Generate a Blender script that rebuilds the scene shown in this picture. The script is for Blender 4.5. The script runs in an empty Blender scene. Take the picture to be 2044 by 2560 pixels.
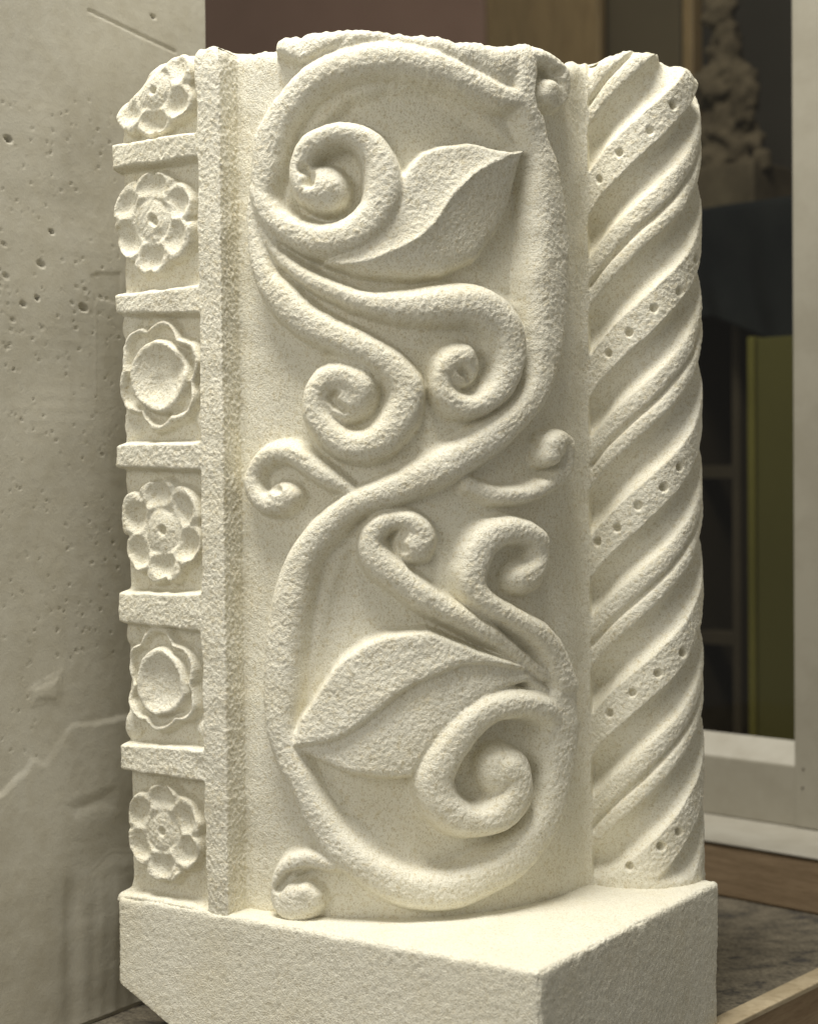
import bpy, math, random
import numpy as np
from mathutils import Matrix, Vector

random.seed(4)
RNG = np.random.default_rng(7)
scene = bpy.context.scene
COL = scene.collection

# ------------------------------------------------------------------ camera
FPX, CX, CY = 4200.0, 1022.0, 1280.0          # in pixels of the 2044 x 2560 photograph
PITCH, ROLL, CZ = math.radians(1.23), math.radians(0.5), 0.46
_R0 = np.array([1.0, 0, 0])
FW = np.array([0, math.cos(PITCH), -math.sin(PITCH)])
_U0 = np.array([0, math.sin(PITCH), math.cos(PITCH)])
RT = math.cos(ROLL) * _R0 - math.sin(ROLL) * _U0
UP = math.sin(ROLL) * _R0 + math.cos(ROLL) * _U0
CAM = np.array([0, 0, CZ])
cd = bpy.data.cameras.new('camera')
cd.sensor_fit = 'HORIZONTAL'
cd.sensor_width = 36.0
cd.lens = FPX / 2044.0 * 36.0
cd.clip_start, cd.clip_end = 0.05, 60.0
cd.dof.use_dof = True
cd.dof.focus_distance = 1.31
cd.dof.aperture_fstop = 7.0
cam = bpy.data.objects.new('camera', cd)
COL.objects.link(cam)
M = Matrix.Identity(4)
for i in range(3):
    M[i][0], M[i][1], M[i][2], M[i][3] = RT[i], UP[i], -FW[i], CAM[i]
cam.matrix_world = M
scene.camera = cam

# ------------------------------------------------------------------ world + lamps + exposure
w = bpy.data.worlds.new('World')
scene.world = w
w.use_nodes = True
bg = w.node_tree.nodes['Background']
bg.inputs[0].default_value = (1.0, 0.95, 0.83, 1)
bg.inputs[1].default_value = 0.225


def area(name, loc, target, size, size_y, watts, col):
    ld = bpy.data.lights.new(name, 'AREA')
    ld.shape = 'RECTANGLE'
    ld.size, ld.size_y, ld.energy, ld.color = size, size_y, watts, col
    o = bpy.data.objects.new(name, ld)
    COL.objects.link(o)
    o.location = loc
    d = Vector(target) - Vector(loc)
    o.rotation_euler = d.to_track_quat('-Z', 'Y').to_euler()
    return o


area('ceiling_lamp', (-0.28, 0.80, 2.62), (0.0, 1.32, 0.40), 1.00, 0.65, 80.0, (1.0, 0.96, 0.865))
area('front_left_fill', (-1.35, -0.55, 1.15), (0.0, 1.3, 0.42), 1.3, 1.1, 14.0, (1.0, 0.96, 0.865))  # unseen fill, added to brighten the stone's front from the left

vs = scene.view_settings
vs.view_transform = 'Standard'
vs.look = 'None'
vs.exposure = 0.0
vs.gamma = 1.0
vs.use_curve_mapping = False
scene.cycles.max_bounces = 8
scene.cycles.diffuse_bounces = 5


# ------------------------------------------------------------------ pixel <-> place helpers
def ray(x, y):
    return FW + (x - CX) / FPX * RT - (y - CY) / FPX * UP


def at_z(x, y, z):
    d = ray(x, y)
    return CAM + d * ((z - CZ) / d[2])


def at_plane(x, y, p0, n):
    d = ray(x, y)
    return CAM + d * (np.dot(np.asarray(p0) - CAM, n) / np.dot(d, n))


def proj(X, Y, Z):
    qx, qy, qz = X - CAM[0], Y - CAM[1], Z - CAM[2]
    d = qx * FW[0] + qy * FW[1] + qz * FW[2]
    u = qx * RT[0] + qy * RT[1] + qz * RT[2]
    v = qx * UP[0] + qy * UP[1] + qz * UP[2]
    return CX + FPX * u / d, CY - FPX * v / d


Z_LEDGE = 0.121                      # bench top is z = 0
TH = math.radians(56)
AX = np.array([math.sin(TH), -math.cos(TH), 0])    # along the stone's front, to the right
BX = np.array([math.cos(TH), math.sin(TH), 0])     # along the stone's depth, away
FRONT_W, DEPTH = 0.394, 0.30
CORNER = at_z(1351, 2429, 0.121)
ORG = CORNER - FRONT_W * AX
ORG[2] = 0


def ab(a, b, z=0.0):
    return ORG + a * AX + b * BX + np.array([0, 0, z])


def to_ab(P):
    return float(np.dot(P - ORG, AX)), float(np.dot(P - ORG, BX))


# ------------------------------------------------------------------ scene helpers
def tag(o, label=None, cat=None, group=None, kind=None):
    for k, v in (('label', label), ('category', cat), ('group', group), ('kind', kind)):
        if v:
            o[k] = v
    return o


def empty(name, loc):
    o = bpy.data.objects.new(name, None)
    o.empty_display_size = 0.05
    COL.objects.link(o)
    o.location = Vector(loc)
    return o


def link_mesh(name, me, mat, parent=None):
    o = bpy.data.objects.new(name, me)
    COL.objects.link(o)
    if mat:
        me.materials.append(mat)
    if parent is not None:
        o.parent = parent
        base = parent
        off = Vector((0, 0, 0))
        while base is not None:
            off += Vector(base.location)
            base = base.parent
        o.location = -off           # mesh data is in world coordinates
    return o


def mesh_np(name, verts, quads, mat, parent=None, normals=None, smooth=True, tris=None):
    verts = np.ascontiguousarray(verts, dtype=np.float32)
    quads = np.ascontiguousarray(quads, dtype=np.int32).reshape(-1, 4)
    nt = 0 if tris is None else len(tris)
    me = bpy.data.meshes.new(name)
    me.vertices.add(len(verts))
    me.vertices.foreach_set('co', verts.ravel())
    loops = quads.ravel()
    starts = np.arange(len(quads)) * 4
    if nt:
        tr = np.asarray(tris, dtype=np.int32).reshape(-1, 3)
        starts = np.concatenate([starts, len(loops) + np.arange(nt) * 3])
        loops = np.concatenate([loops, tr.ravel()])
    me.loops.add(len(loops))
    me.loops.foreach_set('vertex_index', loops.astype(np.int32))
    me.polygons.add(len(starts))
    me.polygons.foreach_set('loop_start', starts.astype(np.int32))
    me.update(calc_edges=True)
    me.polygons.foreach_set('use_smooth', np.full(len(starts), bool(smooth)))
    me.validate()
    if normals is not None:
        me.normals_split_custom_set_from_vertices(np.ascontiguousarray(normals, dtype=np.float32))
    return link_mesh(name, me, mat, parent)


def grid_quads(nu, nv):
    i = np.arange(nu * nv).reshape(nu, nv)
    return np.stack([i[:-1, :-1], i[1:, :-1], i[1:, 1:], i[:-1, 1:]], -1).reshape(-1, 4)


def gauss(a, s0, s1=None):
    s1 = s0 if s1 is None else s1
    for ax, s in ((0, s0), (1, s1)):
        if s <= 0:
            continue
        r = max(1, int(3 * s + 0.5))
        k = np.exp(-0.5 * (np.arange(-r, r + 1) / s) ** 2)
        k /= k.sum()
        pad = [(0, 0), (0, 0)]
        pad[ax] = (r, r)
        b = np.pad(a, pad, mode='edge')
        out = np.zeros_like(a)
        n = a.shape[ax]
        for j, kk in enumerate(k):
            out += kk * (b[j:j + n, :] if ax == 0 else b[:, j:j + n])
        a = out
    return a


def noise(shape, s0, s1=None):
    """unit-variance smooth noise with correlation about s cells (made coarse, then enlarged)."""
    s1 = s0 if s1 is None else s1
    f0, f1 = max(1, int(s0 / 2)), max(1, int(s1 / 2))
    n0, n1 = shape[0] // f0 + 3, shape[1] // f1 + 3
    a = gauss(RNG.standard_normal((n0, n1)), s0 / f0, s1 / f1)
    if f0 > 1 or f1 > 1:
        y = np.arange(shape[0]) / f0
        x = np.arange(shape[1]) / f1
        y0, x0 = y.astype(int), x.astype(int)
        fy, fx = (y - y0)[:, None], (x - x0)[None, :]
        fy, fx = fy * fy * (3 - 2 * fy), fx * fx * (3 - 2 * fx)
        a = (a[np.ix_(y0, x0)] * (1 - fy) + a[np.ix_(y0 + 1, x0)] * fy) * (1 - fx) + \
            (a[np.ix_(y0, x0 + 1)] * (1 - fy) + a[np.ix_(y0 + 1, x0 + 1)] * fy) * fx
    else:
        a = a[:shape[0], :shape[1]]
    return (a - a.mean()) / (a.std() + 1e-9)


def smooth(e0, e1, x):
    t = np.clip((x - e0) / (e1 - e0), 0, 1)
    return t * t * (3 - 2 * t)


# ------------------------------------------------------------------ materials
class NT:
    def __init__(self, name):
        self.m = bpy.data.materials.new(name)
        self.m.use_nodes = True
        self.t = self.m.node_tree
        self.b = self.t.nodes['Principled BSDF']
        self.tc = self.t.nodes.new('ShaderNodeTexCoord')

    def n(self, kind, **kw):
        nd = self.t.nodes.new(kind)
        for k, v in kw.items():
            if k.startswith('i_'):
                key = k[2:]
                nd.inputs[int(key) if key.isdigit() else key.replace('_', ' ')].default_value = v
            else:
                setattr(nd, k, v)
        return nd

    def l(self, a, b):
        self.t.links.new(a, b)

    def coords(self, scale=(1, 1, 1), rot=(0, 0, 0)):
        mp = self.n('ShaderNodeMapping')
        mp.inputs['Scale'].default_value = scale
        mp.inputs['Rotation'].default_value = rot
        self.l(self.tc.outputs['Object'], mp.inputs['Vector'])
        return mp.outputs[0]

    def noise(self, scale, detail=3, rough=0.55, vec=None):
        nd = self.n('ShaderNodeTexNoise')
        nd.inputs['Scale'].default_value = scale
        nd.inputs['Detail'].default_value = detail
        nd.inputs['Roughness'].default_value = rough
        self.l(vec if vec is not None else self.tc.outputs['Object'], nd.inputs['Vector'])
        return nd.outputs['Fac']

    def ramp(self, fac, stops):
        r = self.n('ShaderNodeValToRGB')
        e = r.color_ramp.elements
        while len(e) < len(stops):
            e.new(0.5)
        for el, (p, c) in zip(e, stops):
            el.position = p
            el.color = (c[0], c[1], c[2], 1)
        self.l(fac, r.inputs[0])
        return r.outputs[0]

    def mix(self, fac, a, b, mode='MIX'):
        m = self.n('ShaderNodeMix', data_type='RGBA', blend_type=mode)
        for src, idx in ((fac, 0), (a, 6), (b, 7)):
            if isinstance(src, (int, float)):
                m.inputs[idx].default_value = src
            elif isinstance(src, tuple):
                m.inputs[idx].default_value = (*src, 1)
            else:
                self.l(src, m.inputs[idx])
        return m.outputs[2]

    def bump(self, fac, strength, dist, prev=None):
        b = self.n('ShaderNodeBump')
        b.inputs['Strength'].default_value = strength
        b.inputs['Distance'].default_value = dist
        self.l(fac, b.inputs['Height'])
        if prev is not None:
            self.l(prev, b.inputs['Normal'])
        return b.outputs[0]

    def done(self, color, rough=0.85, normal=None, spec=0.25):
        if isinstance(color, tuple):
            self.b.inputs['Base Color'].default_value = (*color, 1)
        else:
            self.l(color, self.b.inputs['Base Color'])
        self.b.inputs['Roughness'].default_value = rough
        self.b.inputs['Specular IOR Level'].default_value = spec
        if normal is not None:
            self.l(normal, self.b.inputs['Normal'])
        return self.m


def stone_material(name, bump=1.0, speck=1.0):
    t = NT(name)
    big = t.noise(9, 3)
    mid = t.noise(250, 3, 0.65)
    fine = t.noise(760, 2, 0.7)
    c = t.ramp(big, [(0.3, (0.810, 0.783, 0.665)), (0.7, (0.840, 0.820, 0.725))])
    c = t.mix(0.22, c, t.ramp(t.noise(23, 5, 0.7), [(0.34, (0.90, 0.84, 0.70)), (0.52, (1, 1, 1))]), 'MULTIPLY')
    spots = t.ramp(mid, [(0.33, (0.72, 0.64, 0.46)), (0.48, (1, 1, 1))])
    c = t.mix(0.42 * speck, c, spots, 'MULTIPLY')
    fl = t.ramp(fine, [(0.34, (0.58, 0.52, 0.40)), (0.48, (1, 1, 1))])
    c = t.mix(0.62 * (0.5 + 0.5 * speck), c, fl, 'MULTIPLY')
    n = t.bump(t.noise(260, 3, 0.6), 0.20 * bump, 0.0016)
    n = t.bump(fine, 0.85 * bump, 0.0010, n)
    return t.done(c, 0.95, n, 0.12)


STONE = stone_material('pale_limestone', 1.0)
STONE_SAWN = stone_material('sawn_limestone', 1.1, 0.5)


def plaster_material():
    t = NT('cast_plaster')
    c = t.ramp(t.noise(5, 4), [(0.3, (0.53, 0.505, 0.425)), (0.7, (0.60, 0.58, 0.505))])
    c = t.mix(0.35, c, t.ramp(t.noise(60, 4), [(0.35, (0.80, 0.77, 0.70)), (0.6, (1, 1, 1))]), 'MULTIPLY')
    n = t.bump(t.noise(90, 4), 0.20, 0.002)
    n = t.bump(t.noise(500, 2), 0.22, 0.0006, n)
    return t.done(c, 0.7, n, 0.25)


PLASTER = plaster_material()


def wood_material(name, dark, light, scale, axis_scale, rough=0.6, bump=0.25):
    t = NT(name)
    v = t.coords(axis_scale, (0, 0, TH - math.pi / 2))
    f = t.noise(scale, 5, 0.6, v)
    c = t.ramp(f, [(0.3, dark), (0.7, light)])
    g = t.noise(scale * 6, 3, 0.5, v)
    c = t.mix(0.4, c, t.ramp(g, [(0.35, (0.6, 0.55, 0.5)), (0.55, (1, 1, 1))]), 'MULTIPLY')
    return t.done(c, rough, t.bump(g, bump, 0.001), 0.3)


WOOD_BATTEN = wood_material('bare_pine', (0.23, 0.165, 0.10), (0.36, 0.265, 0.17), 14, (1, 1, 14))
PLYWOOD = wood_material('plywood', (0.30, 0.21, 0.125), (0.43, 0.32, 0.20), 10, (1, 1, 10))
PLY_LIP = wood_material('plywood_lip', (0.42, 0.34, 0.22), (0.58, 0.49, 0.34), 20, (1, 1, 4))


def paint_material(name, col, dirt):
    t = NT(name)
    c = t.mix(0.35, col, t.ramp(t.noise(18, 5, 0.65), [(0.38, dirt), (0.6, (1, 1, 1))]), 'MULTIPLY')
    n = t.bump(t.noise(25, 4), 0.25, 0.0015)
    return t.done(c, 0.5, n, 0.4)


PAINT = paint_material('white_gloss_paint', (0.32, 0.30, 0.245), (0.72, 0.70, 0.66))
PAINT_SILL = paint_material('sill_paint', (0.42, 0.40, 0.345), (0.62, 0.58, 0.52))


def granite_material():
    t = NT('dusty_slate_bench')
    v = t.coords((1, 1, 1), (0, 0, TH))
    v2 = t.coords((1.0, 1.5, 1), (0, 0, math.radians(-20)))
    f = t.noise(28, 6, 0.68, v2)
    c = t.ramp(f, [(0.34, (0.05, 0.05, 0.055)), (0.46, (0.17, 0.15, 0.115)), (0.60, (0.25, 0.22, 0.165)), (0.75, (0.33, 0.29, 0.22))])
    g = t.noise(260, 4, 0.7, v)
    c = t.mix(0.85, c, t.ramp(g, [(0.36, (0.40, 0.40, 0.42)), (0.56, (1, 1, 1))]), 'MULTIPLY')
    n = t.bump(f, 0.35, 0.004)
    n = t.bump(g, 0.5, 0.001, n)
    return t.done(c, 0.85, n, 0.2)


GRANITE = granite_material()


def plain(name, a, b, scale=6, rough=0.7, spec=0.2, bump=0.15):
    t = NT(name)
    f = t.noise(scale, 4, 0.6)
    return t.done(t.ramp(f, [(0.3, a), (0.7, b)]), rough, t.bump(f, bump, 0.003), spec)


RED_BOARD = plain('red_brown_paint', (0.155, 0.088, 0.070), (0.195, 0.112, 0.090), 3)
BROWN_BOARD = wood_material('brown_board', (0.13, 0.082, 0.040), (0.19, 0.12, 0.058), 5, (3, 3, 0.6))
OLIVE_BOARD = plain('olive_brown_board', (0.060, 0.043, 0.026), (0.085, 0.062, 0.038), 3)
DARK_WALL = plain('dark_wall', (0.028, 0.022, 0.018), (0.042, 0.034, 0.028), 2)
DARK_WOOD = plain('dark_wood', (0.035, 0.023, 0.015), (0.055, 0.036, 0.024), 5)
BLUE_CLOTH = plain('dark_blue_cloth', (0.009, 0.009, 0.011), (0.018, 0.017, 0.018), 7, 0.95, 0.05)
OLIVE_CARD = plain('olive_card', (0.075, 0.058, 0.016), (0.098, 0.076, 0.022), 2, 0.8)
GILT = plain('gilt_edge', (0.11, 0.085, 0.02), (0.15, 0.115, 0.03), 8, 0.5)
OLD_PLASTER = plain('dim_old_plaster', (0.05, 0.036, 0.024), (0.10, 0.074, 0.05), 18, 0.9, 0.1, 0.5)


def glass_material():
    m = bpy.data.materials.new('window_glass')
    m.use_nodes = True
    nt = m.node_tree
    nt.nodes.remove(nt.nodes['Principled BSDF'])
    out = nt.nodes['Material Output']
    tr = nt.nodes.new('ShaderNodeBsdfTransparent')
    tr.inputs[0].default_value = (0.88, 0.92, 0.89, 1)
    gl = nt.nodes.new('ShaderNodeBsdfGlossy')
    gl.inputs['Roughness'].default_value = 0.03
    fr = nt.nodes.new('ShaderNodeFresnel')
    fr.inputs[0].default_value = 1.5
    mx = nt.nodes.new('ShaderNodeMixShader')
    ge = nt.nodes.new('ShaderNodeNewGeometry')
    mt = nt.nodes.new('ShaderNodeMath')          # the far side of the pane adds no second total reflection
    mt.operation = 'MULTIPLY_ADD'
    mt.inputs[1].default_value = -1.0
    mt.inputs[2].default_value = 1.0
    nt.links.new(ge.outputs['Backfacing'], mt.inputs[0])
    m2 = nt.nodes.new('ShaderNodeMath')
    m2.operation = 'MULTIPLY'
    nt.links.new(fr.outputs[0], m2.inputs[0])
    nt.links.new(mt.outputs[0], m2.inputs[1])
    nt.links.new(m2.outputs[0], mx.inputs[0])
    nt.links.new(tr.outputs[0], mx.inputs[1])
    nt.links.new(gl.outputs[0], mx.inputs[2])
    nt.links.new(mx.outputs[0], out.inputs[0])
    return m


GLASS = glass_material()


# ------------------------------------------------------------------ rounded, slightly uneven box in the stone's (a, b, z) frame
def rough_box(name, lo, hi, step, rad, amp, mat, parent=None, frame=None, cut=None, chips=0.0):
    lo, hi = np.array(lo, float), np.array(hi, float)
    n = np.maximum(1, np.ceil((hi - lo) / step).astype(int))
    V, Q, off = [], [], 0
    for ax in range(3):
        u, v = [i for i in range(3) if i != ax]
        gu = np.linspace(lo[u], hi[u], n[u] + 1)
        gv = np.linspace(lo[v], hi[v], n[v] + 1)
        U, W = np.meshgrid(gu, gv, indexing='ij')
        for side in (0, 1):
            P = np.zeros((U.size, 3))
            P[:, u], P[:, v] = U.ravel(), W.ravel()
            P[:, ax] = hi[ax] if side else lo[ax]
            q = grid_quads(n[u] + 1, n[v] + 1)
            if (side == 1) == (ax == 1):
                q = q[:, ::-1]
            V.append(P)
            Q.append(q + off)
            off += len(P)
    P = np.concatenate(V)
    Q = np.concatenate(Q)
    key = np.round(P / 1e-6).astype(np.int64)
    _, idx, inv = np.unique(key, axis=0, return_index=True, return_inverse=True)
    P, Q = P[idx], inv.ravel()[Q]
    inner = np.clip(P, lo + rad, hi - rad)
    d = P - inner
    L = np.linalg.norm(d, axis=1, keepdims=True)
    nrm = d / np.maximum(L, 1e-9)
    P = inner + nrm * rad
    if amp > 0:
        def wob(f, seed):
            r = np.random.default_rng(seed)
            s = 0
            for k in range(7):
                k3 = r.standard_normal(3) * f
                s = s + np.sin(P @ k3 + r.uniform(0, 6.3))
            return s / 2.6
        dn = wob(45, 1) * amp * 1.3 + wob(230, 2) * amp * 0.25
        edge = (np.sum(np.abs(nrm) > 0.12, axis=1) >= 2)
        if chips:
            r_ = np.random.default_rng(21)
            near = np.min(np.sort(np.minimum(P - lo, hi - P), axis=1)[:, 1:2], axis=1)     # distance to the nearest arris
            wgt = np.exp(-np.maximum(near, 0) / 0.0035)
            dn = dn - wgt * np.maximum(0, wob(150, 5) - 0.25) * chips - wgt * np.abs(r_.standard_normal(len(P))) * 0.0007
            dn = dn + r_.standard_normal(len(P)) * 0.00017 - (r_.random(len(P)) < 0.03) * r_.random(len(P)) * 0.0009
        P = P + nrm * dn[:, None]
    if cut is not None:
        for n3, d0 in cut:
            n3 = np.array(n3, float)
            n3 /= np.linalg.norm(n3)
            e = P @ n3 - d0
            P = P - np.outer(np.maximum(e, 0), n3) * 0.97
    if frame is not None:
        P = frame(P)
    return mesh_np(name, P, Q, mat, parent)


def fr_ab(P):
    return ORG + np.outer(P[:, 0], AX) + np.outer(P[:, 1], BX) + np.outer(P[:, 2], [0, 0, 1.0])


# ================================================================== THE CARVED STONE
stone = empty('carved_stone', ab(0.19, 0.16, 0.0))
tag(stone, 'pale limestone block carved with scrolling vine, rosettes and a twisted colonnette, standing on the bench',
    'carved stone')

# ---- plan of the carved face, left to right: frieze front, step, quarter round, groove, colonnette
A1 = 0.1165                                # right end of the flat front
P0 = np.array([0.1165, 0.0235])
P1 = np.array([0.306, 0.228])
SAG = 0.062
ch = P1 - P0
CL = np.linalg.norm(ch)
cdir = ch / CL
cn = np.array([cdir[1], -cdir[0]])         # outwards
ARC_R = (CL * CL / 4 + SAG * SAG) / (2 * SAG)
ARC_C = (P0 + P1) / 2 + cn * (SAG - ARC_R)
COLC, COLR = np.array([0.3247, 0.291]), 0.055

DS = 0.0008


def seg(p, q):
    n = max(2, int(np.linalg.norm(np.subtract(q, p)) / 0.0002))
    t = np.linspace(0, 1, n, endpoint=False)[:, None]
    return np.asarray(p) * (1 - t) + np.asarray(q) * t


def arc(c, r, a0, a1):
    n = int(abs(a1 - a0) * r / 0.0002)
    t = np.linspace(a0, a1, n, endpoint=False)
    return np.stack([c[0] + r * np.cos(t), c[1] + r * np.sin(t)], 1)


a0 = math.atan2(*(P0 - ARC_C)[::-1])
a1 = math.atan2(*(P1 - ARC_C)[::-1])
g_a = 0.309
psi0 = -math.acos((g_a - COLC[0]) / COLR)
psi1 = math.radians(100)
parts_ = [seg((0, 0), (A1, 0)), seg((A1, 0), P0), arc(ARC_C, ARC_R, a0, a1), arc(COLC, COLR, psi0, psi1)]
cuts = np.cumsum([0] + [len(q) for q in parts_])
poly = np.concatenate(parts_)
sl = np.concatenate([[0], np.cumsum(np.linalg.norm(np.diff(poly, axis=0), axis=1))])
S_STEP, S_PAN, S_COL, S_END = sl[cuts[1]], sl[cuts[2]], sl[cuts[3]], sl[-1]
NS = int(S_END / DS) + 1
S = np.linspace(0, S_END, NS)
bs = np.stack([np.interp(S, sl, poly[:, 0]), np.interp(S, sl, poly[:, 1])], 1)
sm = gauss(bs, 1.6, 0)
keep = np.minimum(1, np.minimum(S, S_END - S) / 0.006)[:, None]
bs = sm * keep + bs * (1 - keep)
wg = np.exp(-((S - S_COL) / 0.012) ** 2)[:, None]
bs = gauss(bs, 7, 0) * wg + bs * (1 - wg)        # soft channel between panel and colonnette
tn = np.gradient(bs, axis=0)
tn /= np.linalg.norm(tn, axis=1, keepdims=True)
nr = np.stack([tn[:, 1], -tn[:, 0]], 1)
nr2 = gauss(nr, 4, 0)
nr2 /= np.linalg.norm(nr2, axis=1, keepdims=True)
nr = nr2
in_strip, in_step = S < S_STEP, (S >= S_STEP) & (S < S_PAN)
in_pan, in_col = (S >= S_PAN) & (S < S_COL), S >= S_COL
HOFF = np.where(in_pan, 0.008, np.where(in_strip, -0.003, 0.0))
HOFF = gauss(HOFF[:, None], 6, 0)[:, 0]


def world_xy(b2):
    return ORG[0] + b2[..., 0] * AX[0] + b2[..., 1] * BX[0], ORG[1] + b2[..., 0] * AX[1] + b2[..., 1] * BX[1]


# ---- broken top outline (where the stone's upper edge was seen)
top_px = np.array([(255, 268), (273, 252), (314, 221), (338, 188), (363, 152), (400, 139), (460, 127), (513, 115), (545, 111),
                   (570, 117), (590, 122), (612, 123), (650, 115), (678, 109), (686, 95), (763, 80), (864, 74), (905, 72),
                   (1007, 80), (1088, 87), (1112, 92), (1129, 101), (1190, 105), (1283, 116), (1300, 109), (1316, 106),
                   (1352, 111), (1370, 122), (1385, 133), (1425, 143), (1462, 152), (1474, 145), (1490, 137), (1527, 127),
                   (1580, 123), (1657, 129), (1702, 148), (1734, 172), (1750, 195), (1790, 230)], float)
hx, hy = world_xy(bs + nr * np.maximum(HOFF, 0)[:, None] * 1.4)
zt = np.full(NS, 0.78)
for _ in range(8):
    px, py = proj(hx, hy, zt)
    yt = np.interp(px, top_px[:, 0], top_px[:, 1])
    zt = zt + (py - yt) * (hy / FPX)
back = S > S_COL + (psi1 * 0 + math.radians(35) - psi0) * COLR
zt[back] = zt[~back][-1] - 0.004
zt = zt + gauss(RNG.standard_normal((NS, 1)), 2.0, 0)[:, 0] * 0.0016 + gauss(RNG.standard_normal((NS, 1)), 9, 0)[:, 0] * 0.002
ZB = Z_LEDGE - 0.005
NZ = int((zt.max() - ZB) / DS) + 1
T = np.linspace(0, 1, NZ)
Zg = ZB + (zt[:, None] - ZB) * T[None, :]
Sg = np.repeat(S[:, None], NZ, 1)
ox, oy = world_xy(bs + nr * HOFF[:, None])
PX, PY = proj(ox[:, None], oy[:, None], Zg)
# hand-carved unevenness: outlines wander by a pixel or two
_wv = np.where(in_strip, 1.9, 1.0)[:, None]
PXw = PX + _wv * (noise((NS, NZ), 14) * 1.5 + noise((NS, NZ), 4) * 0.7)
PYw = PY + _wv * (noise((NS, NZ), 14) * 1.5 + noise((NS, NZ), 4) * 0.7)

H = np.zeros((NS, NZ))
LAB = np.zeros((NS, NZ), np.int32)
names = {}


def new_label(name, parent_key=None):
    i = len(names) + 1
    names[i] = (name, parent_key)
    return i


L_GROUND = new_label('panel_ground')
L_FILLET = new_label('upright_fillet')
L_FRIEZE = new_label('frieze_ground')
L_COLON = new_label('colonnette')
LAB[in_pan] = L_GROUND
LAB[in_strip | in_step] = L_FILLET
LAB[in_col] = L_COLON


def zwin(wx, wy, pts):
    """points measured in a 700-pixel window enlarged to 1721, as photograph pixels"""
    k = 700.0 / 1721.0
    return [(wx + q[0] * k, wy + q[1] * k) + tuple(v * k if i == 0 else v for i, v in enumerate(q[2:])) for q in pts]


def catmull(pts, step=7.0):
    P = np.array([tuple(p) + ((1.0,) if len(p) == 3 else ()) for p in pts], float)
    P = np.vstack([2 * P[0] - P[1], P, 2 * P[-1] - P[-2]])
    out = []
    for i in range(1, len(P) - 2):
        p0, p1, p2, p3 = P[i - 1:i + 3]
        n = max(2, int(np.linalg.norm(p2[:2] - p1[:2]) / step))
        for t in np.arange(n) / n:
            out.append(0.5 * ((2 * p1) + (-p0 + p2) * t + (2 * p0 - 5 * p1 + 4 * p2 - p3) * t * t +
                              (-p0 + 3 * p1 - 3 * p2 + p3) * t ** 3))
    out.append(P[-2])
    return np.array(out)


def stroke(pts, height, lab, power=0.63, flat=2.9):
    """a rounded stem along a traced centre line; width per point"""
    C = catmull(pts)
    C[:, 2] = np.maximum(C[:, 2] * 1.05, 3)
    mw = C[:, 2].max() + 4
    x0, x1, y0, y1 = C[:, 0].min() - mw, C[:, 0].max() + mw, C[:, 1].min() - mw, C[:, 1].max() + mw
    m = (PX > x0) & (PX < x1) & (PY > y0) & (PY < y1) & in_pan[:, None]
    ii = np.nonzero(m.ravel())[0]
    qx, qy = PXw.ravel()[ii], PYw.ravel()[ii]
    best = np.full(len(ii), -1.0)
    for k in range(len(C) - 1):
        p, q = C[k], C[k + 1]
        w2 = max(p[2], q[2]) + 3
        sub = np.nonzero((np.abs(qx - (p[0] + q[0]) / 2) < w2 + 8) & (np.abs(qy - (p[1] + q[1]) / 2) < w2 + 8))[0]
        if not len(sub):
            continue
        dx, dy = q[0] - p[0], q[1] - p[1]
        L2 = dx * dx + dy * dy + 1e-9
        t = np.clip(((qx[sub] - p[0]) * dx + (qy[sub] - p[1]) * dy) / L2, 0, 1)
        d = np.hypot(qx[sub] - p[0] - t * dx, qy[sub] - p[1] - t * dy)
        ww = p[2] + (q[2] - p[2]) * t
        hh = p[3] + (q[3] - p[3]) * t
        r = np.clip(d / ww, 0, 1)
        # thinner stems are lower as well
        v = height * hh * np.minimum(1, 0.5 + ww / 70.0) * (1 - r ** flat) ** power
        v = np.where(r < 0.999, v, -1.0)
        best[sub] = np.maximum(best[sub], v)
    hf, lf = H.ravel(), LAB.ravel()
    win = best > hf[ii]
    hf[ii[win]] = best[win]
    lf[ii[win & (best > 0.003)]] = lab


def poly_dist(pts, qx, qy):
    """signed distance in pixels, positive inside"""
    P = np.array(pts, float)
    d = np.full(len(qx), 1e9)
    ins = np.zeros(len(qx), bool)
    for k in range(len(P)):
        p, q = P[k], P[(k + 1) % len(P)]
        dx, dy = q - p
        t = np.clip(((qx - p[0]) * dx + (qy - p[1]) * dy) / (dx * dx + dy * dy + 1e-9), 0, 1)
        d = np.minimum(d, np.hypot(qx - p[0] - t * dx, qy - p[1] - t * dy))
        cr = ((p[1] > qy) != (q[1] > qy)) & (qx < (q[0] - p[0]) * (qy - p[1]) / (q[1] - p[1] + 1e-12) + p[0])
        ins ^= cr
    return np.where(ins, d, -d)


def line_side(pts, qx, qy):
    """signed distance to an open line: positive on its upper / left side in the picture"""
    C = catmull([tuple(p) + (1.0,) for p in pts], 12)
    best = np.full(len(qx), 1e9)
    sg = np.zeros(len(qx))
    for k in range(len(C) - 1):
        p, q = C[k, :2], C[k + 1, :2]
        dx, dy = q - p
        t = np.clip(((qx - p[0]) * dx + (qy - p[1]) * dy) / (dx * dx + dy * dy + 1e-9), 0, 1)
        d = np.hypot(qx - p[0] - t * dx, qy - p[1] - t * dy)
        c = dx * (qy - p[1]) - dy * (qx - p[0])
        w_ = d < best
        best = np.where(w_, d, best)
        sg = np.where(w_, -np.sign(c), sg)
    return best * sg


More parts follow.
